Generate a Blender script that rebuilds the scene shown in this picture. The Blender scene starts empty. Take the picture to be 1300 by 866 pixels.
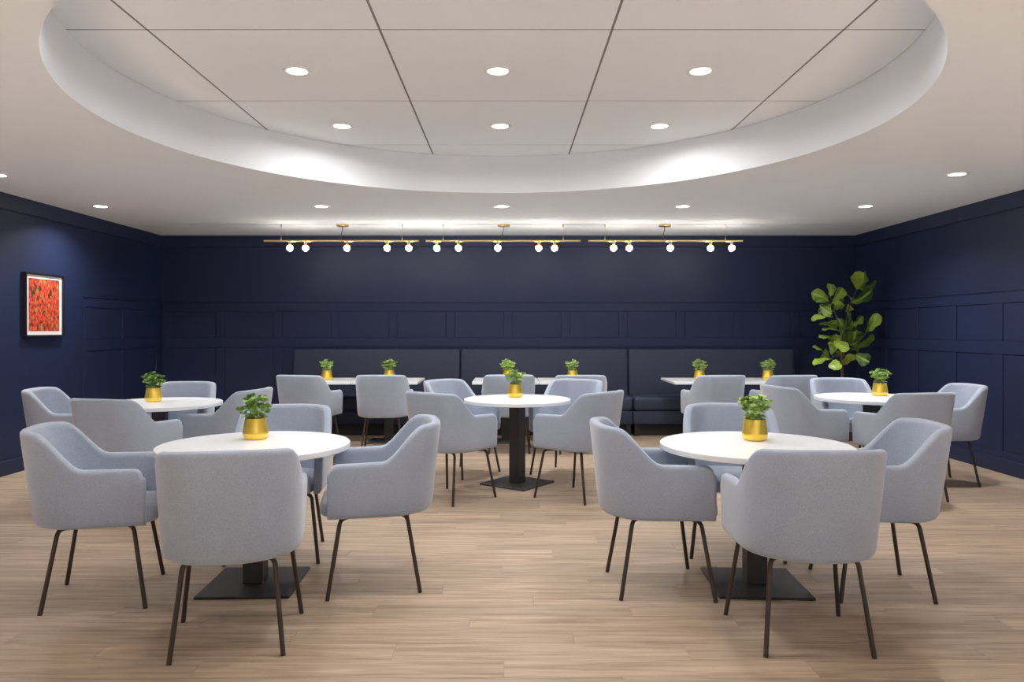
import bpy, bmesh, math, random
from mathutils import Vector, Matrix

# ------------------------------------------------------------------ camera, world, exposure
S = bpy.context.scene
COL = S.collection
FPX, VPX, VPY, CAMH = 950.0, 645.0, 419.0, 1.34      # focal length / vanishing point in a 1300x866 frame
cam_d = bpy.data.cameras.new('camera')
cam = bpy.data.objects.new('camera', cam_d)
COL.objects.link(cam)
cam.location = (0, 0, CAMH)
cam.rotation_euler = (math.pi / 2, 0, 0)
cam_d.sensor_fit = 'HORIZONTAL'
cam_d.sensor_width = 36.0
cam_d.lens = 36.0 * FPX / 1300
cam_d.shift_x = (650 - VPX) / 1300
cam_d.shift_y = -(433 - VPY) / 1300
cam_d.clip_start = 0.02
S.camera = cam

S.view_settings.view_transform = 'Standard'
S.view_settings.look = 'None'
S.view_settings.gamma = 1.0
S.view_settings.use_curve_mapping = False
S.view_settings.exposure = 0.25

W = bpy.data.worlds.new('world')
S.world = W
W.use_nodes = True
W.node_tree.nodes['Background'].inputs[0].default_value = (0.80, 0.88, 1.0, 1)
W.node_tree.nodes['Background'].inputs[1].default_value = 1.6

W_RECESS, W_SOFFIT, W_SIDE, W_OUT = 7.6, 15.5, 56.0, 56.0   # watts of the downlights; the last two serve added unseen fill lamps
BULB_E = 62.0          # emission strength of one track bulb
LENS_E = 12.0

# room dimensions
XL, XR, YB, YF = -4.64, 4.64, 10.0, -3.2
HC, HR = 2.60, 2.94
RC = (-0.065, 4.53)
RR = 2.35

# window portals: unseen openings added as fill light behind the photographer
ADDED_WINS = [(-0.6, 1.4), (1.9, 3.9)]
WZ0, WZ1 = 0.75, 2.35
for (a, b) in ADDED_WINS:
    ld = bpy.data.lights.new('window_portal', 'AREA')
    ld.shape = 'RECTANGLE'; ld.size = b - a; ld.size_y = WZ1 - WZ0
    ld.cycles.is_portal = True
    lo = bpy.data.objects.new('window_portal', ld)
    lo.location = ((a + b) / 2, YF - 0.02, (WZ0 + WZ1) / 2)
    lo.rotation_euler = (math.pi / 2, 0, 0)          # -Z axis -> +Y (into the room)
    COL.objects.link(lo)

# ------------------------------------------------------------------ helpers
def new_obj(name, me, mat=None, parent=None, smooth=False):
    o = bpy.data.objects.new(name, me)
    COL.objects.link(o)
    if mat is not None and len(me.materials) == 0:
        me.materials.append(mat)
    if parent is not None:
        o.parent = parent
    if smooth:
        for p in me.polygons:
            p.use_smooth = True
    return o

def mesh_from(name, verts, faces):
    me = bpy.data.meshes.new(name)
    me.from_pydata([tuple(v) for v in verts], [], faces)
    me.update()
    return me

def fix_normals(me):
    bm = bmesh.new(); bm.from_mesh(me)
    bmesh.ops.recalc_face_normals(bm, faces=bm.faces)
    bm.to_mesh(me); bm.free()
    return me

def box_mesh(name, lo, hi, bevel=0.0, seg=2):
    bm = bmesh.new()
    bmesh.ops.create_cube(bm, size=1.0)
    c = [(lo[i] + hi[i]) / 2 for i in range(3)]
    s = [hi[i] - lo[i] for i in range(3)]
    for v in bm.verts:
        v.co = Vector((c[0] + v.co.x * s[0], c[1] + v.co.y * s[1], c[2] + v.co.z * s[2]))
    if bevel > 0:
        bmesh.ops.bevel(bm, geom=bm.edges[:], offset=bevel, segments=seg, profile=0.5, affect='EDGES')
    me = bpy.data.meshes.new(name)
    bm.to_mesh(me); bm.free()
    if bevel > 0 and seg > 1:
        for p in me.polygons:
            p.use_smooth = True
        try:
            me.set_sharp_from_angle(angle=math.radians(60))
        except Exception:
            pass
    return me

def box(name, lo, hi, mat, parent=None, bevel=0.0, seg=2):
    return new_obj(name, box_mesh(name, lo, hi, bevel, seg), mat, parent)

def lathe_mesh(name, prof, n=32, closed_bottom=True, closed_top=False):
    verts, faces = [], []
    for (r, z) in prof:
        for k in range(n):
            a = 2 * math.pi * k / n
            verts.append((r * math.cos(a), r * math.sin(a), z))
    for i in range(len(prof) - 1):
        for k in range(n):
            k2 = (k + 1) % n
            faces.append((i * n + k, i * n + k2, (i + 1) * n + k2, (i + 1) * n + k))
    if closed_bottom:
        faces.append(tuple(reversed(range(n))))
    if closed_top:
        m = (len(prof) - 1) * n
        faces.append(tuple(m + k for k in range(n)))
    return mesh_from(name, verts, faces)

def smooth_by_angle(me, deg=40):
    for p in me.polygons:
        p.use_smooth = True
    try:
        me.set_sharp_from_angle(angle=math.radians(deg))
    except Exception:
        pass
    return me

def tube_mesh(name, pts, rad, n=10, cap=True):
    pts = [Vector(p) for p in pts]
    if not isinstance(rad, (list, tuple)):
        rad = [rad] * len(pts)
    verts, faces = [], []
    up = None
    for i, p in enumerate(pts):
        if i == 0: t = pts[1] - pts[0]
        elif i == len(pts) - 1: t = pts[-1] - pts[-2]
        else: t = (pts[i + 1] - pts[i]).normalized() + (pts[i] - pts[i - 1]).normalized()
        t.normalize()
        if up is None:
            up = Vector((0, 0, 1)) if abs(t.z) < 0.9 else Vector((1, 0, 0))
        u = up - t * up.dot(t); u.normalize(); up = u
        w = t.cross(u)
        for k in range(n):
            a = 2 * math.pi * k / n
            verts.append(p + (u * math.cos(a) + w * math.sin(a)) * rad[i])
    for i in range(len(pts) - 1):
        for k in range(n):
            k2 = (k + 1) % n
            faces.append((i * n + k, i * n + k2, (i + 1) * n + k2, (i + 1) * n + k))
    if cap:
        faces.append(tuple(reversed(range(n))))
        m = (len(pts) - 1) * n
        faces.append(tuple(m + k for k in range(n)))
    me = mesh_from(name, verts, faces)
    return smooth_by_angle(fix_normals(me), 50)

def tag(o, label, cat, group=None):
    o['label'] = label
    o['category'] = cat
    if group: o['group'] = group
    return o

def empty(name, loc=(0, 0, 0), rz=0.0):
    o = bpy.data.objects.new(name, None)
    o.empty_display_size = 0.1
    COL.objects.link(o)
    o.location = loc
    o.rotation_euler = (0, 0, rz)
    return o

def structure(o):
    o['kind'] = 'structure'
    return o

def copy_tree(o, parent=None):
    c = o.copy()
    COL.objects.link(c)
    if parent is not None:
        c.parent = parent
    for ch in list(o.children):
        copy_tree(ch, c)
    return c

# ------------------------------------------------------------------ materials
def mat_new(name):
    m = bpy.data.materials.new(name)
    m.use_nodes = True
    nt = m.node_tree
    return m, nt, nt.nodes['Principled BSDF']

def N(nt, typ, **kw):
    n = nt.nodes.new(typ)
    for k, v in kw.items():
        setattr(n, k, v)
    return n

def simple(name, col, rough=0.5, metal=0.0, spec=0.5, bump=None, vary=0.0, vscale=4.0):
    m, nt, b = mat_new(name)
    b.inputs['Base Color'].default_value = (*col, 1)
    b.inputs['Roughness'].default_value = rough
    b.inputs['Metallic'].default_value = metal
    b.inputs['Specular IOR Level'].default_value = spec
    L = nt.links
    tc = N(nt, 'ShaderNodeTexCoord')
    if vary > 0:
        nz = N(nt, 'ShaderNodeTexNoise'); nz.inputs['Scale'].default_value = vscale
        nz.inputs['Detail'].default_value = 4
        L.new(tc.outputs['Object'], nz.inputs['Vector'])
        mx = N(nt, 'ShaderNodeMixRGB'); mx.blend_type = 'MIX'
        mx.inputs[1].default_value = (*[c * (1 - vary) for c in col], 1)
        mx.inputs[2].default_value = (*[min(1, c * (1 + vary)) for c in col], 1)
        L.new(nz.outputs['Fac'], mx.inputs[0])
        L.new(mx.outputs[0], b.inputs['Base Color'])
    if bump:
        sc, st, dist = bump
        nb = N(nt, 'ShaderNodeTexNoise'); nb.inputs['Scale'].default_value = sc
        nb.inputs['Detail'].default_value = 3
        L.new(tc.outputs['Object'], nb.inputs['Vector'])
        bp = N(nt, 'ShaderNodeBump'); bp.inputs['Strength'].default_value = st
        bp.inputs['Distance'].default_value = dist
        L.new(nb.outputs['Fac'], bp.inputs['Height'])
        L.new(bp.outputs[0], b.inputs['Normal'])
    return m

def emit_mat(name, col, strength):
    m, nt, b = mat_new(name)
    b.inputs['Base Color'].default_value = (1, 1, 1, 1)
    b.inputs['Emission Color'].default_value = (*col, 1)
    b.inputs['Emission Strength'].default_value = strength
    return m

M = {}
M['navy'] = simple('navy_paint', (0.0145, 0.023, 0.068), 0.46, 0, 0.36, bump=(160, 0.06, 0.002), vary=0.05, vscale=3)
M['ceil'] = simple('ceiling_white', (0.87, 0.905, 0.95), 0.9, 0, 0.2, bump=(220, 0.05, 0.001))
M['panelw'] = simple('ceiling_panel_white', (0.87, 0.905, 0.95), 0.85, 0, 0.2, bump=(300, 0.06, 0.001))
M['reveal'] = simple('reveal_grey', (0.20, 0.19, 0.18), 0.7)
M['trim'] = simple('downlight_trim', (0.85, 0.84, 0.82), 0.4)
M['lens'] = emit_mat('downlight_lens', (1.0, 0.97, 0.93), LENS_E)
M['bulb'] = emit_mat('bulb_glow', (1.0, 0.92, 0.80), BULB_E)
M['brass'] = simple('brushed_brass', (0.80, 0.62, 0.34), 0.28, 1.0)
M['cable'] = simple('steel_cable', (0.7, 0.68, 0.62), 0.35, 1.0)
M['cord'] = simple('dark_cord', (0.05, 0.04, 0.035), 0.6)
M['white_top'] = simple('white_laminate', (0.83, 0.85, 0.88), 0.32, 0, 0.5)
M['white_edge'] = simple('white_edge', (0.80, 0.79, 0.78), 0.4)
M['black_metal'] = simple('powdercoat_black', (0.028, 0.025, 0.024), 0.45, 0.0, 0.5, bump=(500, 0.1, 0.0005))
M['bronze'] = simple('dark_bronze_tube', (0.075, 0.058, 0.045), 0.42, 0.6)
M['kick'] = simple('black_plinth', (0.014, 0.014, 0.016), 0.6)
M['vinyl'] = simple('navy_upholstery', (0.030, 0.037, 0.070), 0.62, 0, 0.35, bump=(420, 0.18, 0.001), vary=0.08, vscale=30)
M['soil'] = simple('potting_soil', (0.03, 0.02, 0.014), 0.95, bump=(90, 0.8, 0.01))
M['bark'] = simple('fig_bark', (0.16, 0.10, 0.06), 0.85, bump=(60, 0.5, 0.004), vary=0.3, vscale=25)
M['planter'] = simple('charcoal_planter', (0.05, 0.05, 0.055), 0.6)
M['frame_black'] = simple('black_frame', (0.010, 0.010, 0.011), 0.35)
M['mat_white'] = simple('white_mount', (0.88, 0.87, 0.85), 0.8)
M['alu'] = simple('window_frame_white', (0.8, 0.8, 0.8), 0.45)
M['ceil_back'] = simple('dark_void', (0.10, 0.095, 0.09), 0.9)

def fabric_mat():
    m, nt, b = mat_new('blue_grey_wool')
    L = nt.links
    tc = N(nt, 'ShaderNodeTexCoord')
    n1 = N(nt, 'ShaderNodeTexNoise'); n1.inputs['Scale'].default_value = 420; n1.inputs['Detail'].default_value = 3
    mp = N(nt, 'ShaderNodeMapping'); mp.inputs['Scale'].default_value = (1, 1, 0.35)
    L.new(tc.outputs['Object'], mp.inputs['Vector']); L.new(mp.outputs[0], n1.inputs['Vector'])
    rp = N(nt, 'ShaderNodeValToRGB')
    rp.color_ramp.elements[0].position = 0.30; rp.color_ramp.elements[0].color = (0.293, 0.335, 0.418, 1)
    rp.color_ramp.elements[1].position = 0.70; rp.color_ramp.elements[1].color = (0.392, 0.443, 0.545, 1)
    L.new(n1.outputs['Fac'], rp.inputs[0])
    n2 = N(nt, 'ShaderNodeTexNoise'); n2.inputs['Scale'].default_value = 9; n2.inputs['Detail'].default_value = 2
    L.new(tc.outputs['Object'], n2.inputs['Vector'])
    mr = N(nt, 'ShaderNodeMapRange'); mr.inputs['To Min'].default_value = 0.93; mr.inputs['To Max'].default_value = 1.07
    L.new(n2.outputs['Fac'], mr.inputs['Value'])
    mx = N(nt, 'ShaderNodeMixRGB'); mx.blend_type = 'MULTIPLY'; mx.inputs[0].default_value = 1
    L.new(rp.outputs[0], mx.inputs[1]); L.new(mr.outputs[0], mx.inputs[2])
    L.new(mx.outputs[0], b.inputs['Base Color'])
    b.inputs['Roughness'].default_value = 0.95
    b.inputs['Specular IOR Level'].default_value = 0.15
    b.inputs['Sheen Weight'].default_value = 0.45
    b.inputs['Sheen Roughness'].default_value = 0.5
    bp = N(nt, 'ShaderNodeBump'); bp.inputs['Strength'].default_value = 0.15; bp.inputs['Distance'].default_value = 0.001
    L.new(n1.outputs['Fac'], bp.inputs['Height']); L.new(bp.outputs[0], b.inputs['Normal'])
    return m
M['fabric'] = fabric_mat()

PLW, PLL = 0.152, 1.22        # floor plank width and length
def wood_mat():
    m, nt, b = mat_new('oak_plank')
    L = nt.links
    geo = N(nt, 'ShaderNodeNewGeometry')
    sep = N(nt, 'ShaderNodeSeparateXYZ'); L.new(geo.outputs['Position'], sep.inputs[0])
    def math_n(op, a, bb=None):
        n = N(nt, 'ShaderNodeMath'); n.operation = op
        for i, v in enumerate((a, bb)):
            if v is None: continue
            if isinstance(v, (int, float)): n.inputs[i].default_value = v
            else: L.new(v, n.inputs[i])
        return n.outputs[0]
    row = math_n('FLOOR', math_n('DIVIDE', math_n('ADD', sep.outputs['Y'], 50.0 * PLW), PLW))
    off = math_n('MULTIPLY', math_n('FRACT', math_n('MULTIPLY', row, 0.377)), PLL)
    colx = math_n('FLOOR', math_n('DIVIDE', math_n('ADD', math_n('ADD', sep.outputs['X'], 50.0 * PLL), off), PLL))
    cmb = N(nt, 'ShaderNodeCombineXYZ'); L.new(row, cmb.inputs[0]); L.new(colx, cmb.inputs[1])
    wn = N(nt, 'ShaderNodeTexWhiteNoise'); wn.noise_dimensions = '3D'; L.new(cmb.outputs[0], wn.inputs['Vector'])
    # grain: stretched noise along X, shifted per plank
    sh = N(nt, 'ShaderNodeVectorMath'); sh.operation = 'MULTIPLY_ADD'
    L.new(wn.outputs['Color'], sh.inputs[0]); sh.inputs[1].default_value = (13, 7, 5); L.new(geo.outputs['Position'], sh.inputs[2])
    mp = N(nt, 'ShaderNodeMapping'); mp.inputs['Scale'].default_value = (0.9, 16, 1)
    L.new(sh.outputs[0], mp.inputs['Vector'])
    g1 = N(nt, 'ShaderNodeTexNoise'); g1.inputs['Scale'].default_value = 2.2; g1.inputs['Detail'].default_value = 7
    g1.inputs['Roughness'].default_value = 0.62; g1.inputs['Distortion'].default_value = 0.35
    L.new(mp.outputs[0], g1.inputs['Vector'])
    mp2 = N(nt, 'ShaderNodeMapping'); mp2.inputs['Scale'].default_value = (3, 120, 1)
    L.new(sh.outputs[0], mp2.inputs['Vector'])
    g2 = N(nt, 'ShaderNodeTexNoise'); g2.inputs['Scale'].default_value = 1.5; g2.inputs['Detail'].default_value = 3
    L.new(mp2.outputs[0], g2.inputs['Vector'])
    rp = N(nt, 'ShaderNodeValToRGB')
    e = rp.color_ramp.elements
    e[0].position = 0.31; e[0].color = (0.262, 0.184, 0.124, 1)
    e[1].position = 0.71; e[1].color = (0.505, 0.398, 0.296, 1)
    e2 = rp.color_ramp.elements.new(0.5); e2.color = (0.402, 0.304, 0.219, 1)
    L.new(g1.outputs['Fac'], rp.inputs[0])
    mr2 = N(nt, 'ShaderNodeMapRange'); mr2.inputs['From Min'].default_value = 0.25; mr2.inputs['From Max'].default_value = 0.75
    mr2.inputs['To Min'].default_value = 0.86; mr2.inputs['To Max'].default_value = 1.12
    L.new(g2.outputs['Fac'], mr2.inputs['Value'])
    mr3 = N(nt, 'ShaderNodeMapRange'); mr3.inputs['To Min'].default_value = 0.90; mr3.inputs['To Max'].default_value = 1.10
    L.new(wn.outputs['Value'], mr3.inputs['Value'])
    mul = math_n('MULTIPLY', mr2.outputs[0], mr3.outputs[0])
    mx = N(nt, 'ShaderNodeMixRGB'); mx.blend_type = 'MULTIPLY'; mx.inputs[0].default_value = 1
    L.new(rp.outputs[0], mx.inputs[1]); L.new(mul, mx.inputs[2])
    L.new(mx.outputs[0], b.inputs['Base Color'])
    b.inputs['Roughness'].default_value = 0.50
    b.inputs['Specular IOR Level'].default_value = 0.35
    bp = N(nt, 'ShaderNodeBump'); bp.inputs['Strength'].default_value = 0.12; bp.inputs['Distance'].default_value = 0.002
    L.new(g2.outputs['Fac'], bp.inputs['Height']); L.new(bp.outputs[0], b.inputs['Normal'])
    return m
M['wood'] = wood_mat()
M['subfloor'] = simple('floor_underlay', (0.12, 0.075, 0.05), 0.9)

def gold_mat():
    m, nt, b = mat_new('hammered_gold')
    L = nt.links
    b.inputs['Base Color'].default_value = (1.0, 0.70, 0.11, 1)
    b.inputs['Metallic'].default_value = 0.78
    b.inputs['Roughness'].default_value = 0.30
    tc = N(nt, 'ShaderNodeTexCoord')
    mp = N(nt, 'ShaderNodeMapping'); mp.inputs['Scale'].default_value = (1, 1, 12)
    n = N(nt, 'ShaderNodeTexNoise'); n.inputs['Scale'].default_value = 18
    L.new(tc.outputs['Object'], mp.inputs[0]); L.new(mp.outputs[0], n.inputs['Vector'])
    bp = N(nt, 'ShaderNodeBump'); bp.inputs['Strength'].default_value = 0.10; bp.inputs['Distance'].default_value = 0.003
    L.new(n.outputs['Fac'], bp.inputs['Height']); L.new(bp.outputs[0], b.inputs['Normal'])
    return m
M['gold'] = gold_mat()

def leaf_mat(name, c0, c1, rough=0.38, scale=18):
    m, nt, b = mat_new(name)
    L = nt.links
    tc = N(nt, 'ShaderNodeTexCoord')
    n = N(nt, 'ShaderNodeTexNoise'); n.inputs['Scale'].default_value = scale; n.inputs['Detail'].default_value = 2
    L.new(tc.outputs['Object'], n.inputs['Vector'])
    oi = N(nt, 'ShaderNodeObjectInfo')
    ad = N(nt, 'ShaderNodeMath'); ad.operation = 'MULTIPLY_ADD'; ad.inputs[1].default_value = 0.5
    L.new(oi.outputs['Random'], ad.inputs[0]); L.new(n.outputs['Fac'], ad.inputs[2])
    rp = N(nt, 'ShaderNodeValToRGB')
    rp.color_ramp.elements[0].position = 0.42; rp.color_ramp.elements[0].color = (*c0, 1)
    rp.color_ramp.elements[1].position = 0.98; rp.color_ramp.elements[1].color = (*c1, 1)
    L.new(ad.outputs[0], rp.inputs[0])
    L.new(rp.outputs[0], b.inputs['Base Color'])
    b.inputs['Roughness'].default_value = rough
    b.inputs['Subsurface Weight'].default_value = 0.0
    return m
def leaf_mat_rib(*a):
    m = leaf_mat(*a); nt = m.node_tree; b = nt.nodes['Principled BSDF']
    src = b.inputs['Base Color'].links[0].from_socket
    at = N(nt, 'ShaderNodeAttribute'); at.attribute_name = 'rib'
    rp = N(nt, 'ShaderNodeValToRGB')
    rp.color_ramp.elements[0].position = 0.0; rp.color_ramp.elements[0].color = (1, 1, 1, 1)
    rp.color_ramp.elements[1].position = 0.16; rp.color_ramp.elements[1].color = (0, 0, 0, 1)
    nt.links.new(at.outputs['Fac'], rp.inputs[0])
    mx = N(nt, 'ShaderNodeMixRGB'); mx.inputs[2].default_value = (0.45, 0.58, 0.16, 1)
    nt.links.new(rp.outputs[0], mx.inputs[0]); nt.links.new(src, mx.inputs[1])
    nt.links.new(mx.outputs[0], b.inputs['Base Color'])
    return m
M['leaf'] = leaf_mat('succulent_leaf', (0.10, 0.22, 0.03), (0.52, 0.68, 0.20), 0.40, 26)
M['figleaf'] = leaf_mat_rib('fig_leaf', (0.018, 0.075, 0.009), (0.42, 0.60, 0.07), 0.30, 5)
M['twig'] = simple('fig_twig', (0.045, 0.05, 0.022), 0.7)
M['stem'] = simple('green_stem', (0.10, 0.16, 0.035), 0.6)

def art_mat():
    m, nt, b = mat_new('red_print')
    L = nt.links
    tc = N(nt, 'ShaderNodeTexCoord')
    ns = N(nt, 'ShaderNodeTexNoise'); ns.inputs['Scale'].default_value = 9
    L.new(tc.outputs['Object'], ns.inputs['Vector'])
    va = N(nt, 'ShaderNodeVectorMath'); va.operation = 'MULTIPLY_ADD'
    L.new(ns.outputs['Color'], va.inputs[0]); va.inputs[1].default_value = (0.08, 0.08, 0.08); L.new(tc.outputs['Object'], va.inputs[2])
    mp = N(nt, 'ShaderNodeMapping'); mp.inputs['Scale'].default_value = (1, 1.7, 1.0)
    L.new(va.outputs[0], mp.inputs[0])
    v = N(nt, 'ShaderNodeTexVoronoi'); v.inputs['Scale'].default_value = 24
    L.new(mp.outputs[0], v.inputs['Vector'])
    rp = N(nt, 'ShaderNodeValToRGB')
    rp.color_ramp.elements[0].position = 0.0; rp.color_ramp.elements[0].color = (0.85, 0.17, 0.08, 1)
    rp.color_ramp.elements[1].position = 0.82; rp.color_ramp.elements[1].color = (0.05, 0.02, 0.008, 1)
    e = rp.color_ramp.elements.new(0.42); e.color = (0.70, 0.065, 0.025, 1)
    L.new(v.outputs['Distance'], rp.inputs[0])
    sp = N(nt, 'ShaderNodeSeparateColor'); L.new(v.outputs['Color'], sp.inputs[0])
    gt = N(nt, 'ShaderNodeMath'); gt.operation = 'GREATER_THAN'; gt.inputs[1].default_value = 0.90
    L.new(sp.outputs[0], gt.inputs[0])
    mx = N(nt, 'ShaderNodeMixRGB'); L.new(gt.outputs[0], mx.inputs[0]); L.new(rp.outputs[0], mx.inputs[1])
    mx.inputs[2].default_value = (0.30, 0.30, 0.06, 1)
    L.new(mx.outputs[0], b.inputs['Base Color'])
    b.inputs['Roughness'].default_value = 0.55
    return m
M['art'] = art_mat()

def glass_mat():
    m = bpy.data.materials.new('window_glass'); m.use_nodes = True
    nt = m.node_tree; nt.nodes.clear()
    o = N(nt, 'ShaderNodeOutputMaterial'); t = N(nt, 'ShaderNodeBsdfTransparent'); g = N(nt, 'ShaderNodeBsdfGlossy')
    g.inputs['Roughness'].default_value = 0.02
    mx = N(nt, 'ShaderNodeMixShader'); mx.inputs[0].default_value = 0.06
    nt.links.new(t.outputs[0], mx.inputs[1]); nt.links.new(g.outputs[0], mx.inputs[2]); nt.links.new(mx.outputs[0], o.inputs[0])
    return m
M['glass'] = glass_mat()

# ------------------------------------------------------------------ floor
floor = structure(box('floor', (XL - 0.1, YF - 0.1, -0.12), (XR + 0.1, YB + 0.1, -0.0075), M['subfloor']))
GAP = 0.0003
plank_cache = {}
def plank_shape(ln):
    k = round(ln, 3)
    if k not in plank_cache:
        plank_cache[k] = box_mesh('plank', (GAP, GAP, -0.0065), (ln - GAP, PLW - GAP, 0.0), 0.0006, 1)
        plank_cache[k].materials.append(M['wood'])
    return plank_cache[k]
far_v, far_f = [], []
r0 = int(math.floor((YF) / PLW)) ; r1 = int(math.ceil(YB / PLW))
for r in range(r0, r1):
    y0 = r * PLW
    y1 = min(YB, y0 + PLW); y0c = max(YF, y0)
    off = ((r + 50) * 0.377 % 1.0) * PLL
    k0 = int(math.floor((XL + 50 * PLL + off) / PLL))
    for k in range(k0, k0 + 10):
        x0 = k * PLL - 50 * PLL - off
        x1 = x0 + PLL
        x0, x1 = max(x0, XL), min(x1, XR)
        if x1 - x0 < 0.02: continue
        yc = y0 + PLW / 2
        # planks that show at least about ten pixels deep inside the frame are pieces of their own
        vis = 2.6 < yc < 4.75 and (x1 / max(y0 + PLW, 0.1) > -0.72) and (x0 / (y0 + PLW) < 0.72)
        if vis:
            p = new_obj('plank', plank_shape(x1 - x0), None, floor)
            p.location = (x0, y0, 0)
        else:
            n = len(far_v)
            a, b_, c, d = x0 + GAP, x1 - GAP, y0c + GAP, y1 - GAP
            e = 0.0006
            for (xx0, xx1, yy0, yy1, zz) in ((a, b_, c, d, -0.007), (a, b_, c, d, -e), (a + e, b_ - e, c + e, d - e, 0)):
                far_v += [(xx0, yy0, zz), (xx1, yy0, zz), (xx1, yy1, zz), (xx0, yy1, zz)]
            for l in (0, 4):
                for i in range(4):
                    j = (i + 1) % 4
                    far_f.append((n + l + i, n + l + j, n + l + 4 + j, n + l + 4 + i))
            far_f.append((n + 8, n + 9, n + 10, n + 11))
fp = new_obj('planks_beyond', mesh_from('planks_beyond', far_v, far_f), M['wood'], floor)
fp['kind'] = 'stuff'

# ------------------------------------------------------------------ ceiling with round recess
def ceiling_ring():
    n = 160
    angs = [2 * math.pi * k / n for k in range(n)]
    ylo, yhi, xlo, xhi = YF - 0.1, 8.925, XL - 0.1, XR + 0.1
    for cx, cy in ((xlo, ylo), (xhi, ylo), (xhi, yhi), (xlo, yhi)):
        angs.append(math.atan2(cy - RC[1], cx - RC[0]) % (2 * math.pi))
    angs = sorted(set(round(a, 6) for a in angs))
    V, F = [], []
    for a in angs:
        dx, dy = math.cos(a), math.sin(a)
        ts = []
        if dx > 1e-9: ts.append((xhi - RC[0]) / dx)
        if dx < -1e-9: ts.append((xlo - RC[0]) / dx)
        if dy > 1e-9: ts.append((yhi - RC[1]) / dy)
        if dy < -1e-9: ts.append((ylo - RC[1]) / dy)
        t = min(ts)
        V.append((RC[0] + RR * dx, RC[1] + RR * dy, HC))
        V.append((RC[0] + t * dx, RC[1] + t * dy, HC))
        V.append((RC[0] + (RR + 0.012) * dx, RC[1] + (RR + 0.012) * dy, HC + 0.05))
        V.append((RC[0] + t * dx, RC[1] + t * dy, HC + 0.05))
    m = len(angs)
    for i in range(m):
        j = (i + 1) % m
        F.append((4 * i, 4 * j, 4 * j + 1, 4 * i + 1))
        F.append((4 * i + 2, 4 * i + 3, 4 * j + 3, 4 * j + 2))
        F.append((4 * i + 1, 4 * j + 1, 4 * j + 3, 4 * i + 3))
    return mesh_from('ceiling', V, F)
ceiling = structure(new_obj('ceiling', fix_normals(ceiling_ring()), M['ceil']))
# strip of ceiling next to the back wall, set off by a thin shadow joint
box('rear_strip', (XL - 0.1, 8.937, HC), (XR + 0.1, YB + 0.1, HC + 0.05), M['ceil'], ceiling)
box('joint_backing', (XL - 0.1, 8.85, HC + 0.05), (XR + 0.1, 9.0, HC + 0.07), M['ceil_back'], ceiling)
# cove wall (cylinder)
cv, cf = [], []
n = 160
for k in range(n):
    a = 2 * math.pi * k / n
    for (r, z) in ((RR, HC), (RR, HR - 0.002), (RR + 0.012, HR - 0.002), (RR + 0.012, HC + 0.05)):
        cv.append((RC[0] + r * math.cos(a), RC[1] + r * math.sin(a), z))
for k in range(n):
    j = (k + 1) % n
    for q in range(3):
        cf.append((4 * k + q, 4 * j + q, 4 * j + q + 1, 4 * k + q + 1))
cw = new_obj('cove_wall', fix_normals(mesh_from('cove_wall', cv, cf)), M['ceil'], ceiling, True)
for p in cw.data.polygons: p.use_smooth = True
try: cw.data.set_sharp_from_angle(angle=math.radians(40))
except Exception: pass
# panels of the recess
PX = [-3.16, -1.925, -0.684, 0.554, 1.790, 3.03]
PY = [1.51, 2.75, 3.99, 5.23, 6.472, 7.71]
panel_boxes = []
for i in range(5):
    for j in range(5):
        x0, x1, y0, y1 = PX[i] + 0.006, PX[i + 1] - 0.006, PY[j] + 0.005, PY[j + 1] - 0.005
        nx, ny = min(max(RC[0], x0), x1), min(max(RC[1], y0), y1)
        if math.hypot(nx - RC[0], ny - RC[1]) > RR + 0.03: continue
        box('ceiling_panel', (x0, y0, HR), (x1, y1, HR + 0.02), M['panelw'], ceiling, 0.002, 1)
box('panel_grid', (PX[0] - 0.2, PY[0] - 0.2, HR + 0.0015), (PX[-1] + 0.2, PY[-1] + 0.2, HR + 0.012), M['reveal'], ceiling)
# slab above everything so that no daylight leaks in
box('ceiling_slab', (XL - 0.1, YF - 0.1, HR + 0.03), (XR + 0.1, YB + 0.1, HR + 0.1), M['ceil_back'], ceiling)

# ------------------------------------------------------------------ walls
wall_b = structure(box('wall_back', (XL - 0.12, YB, -0.01), (XR + 0.12, YB + 0.12, HR + 0.05), M['navy']))
wall_l = structure(box('wall_left', (XL - 0.12, YF, -0.01), (XL, YB, HR + 0.05), M['navy']))
wall_r = structure(box('wall_right', (XR, YF, -0.01), (XR + 0.12, YB, HR + 0.05), M['navy']))
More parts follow.
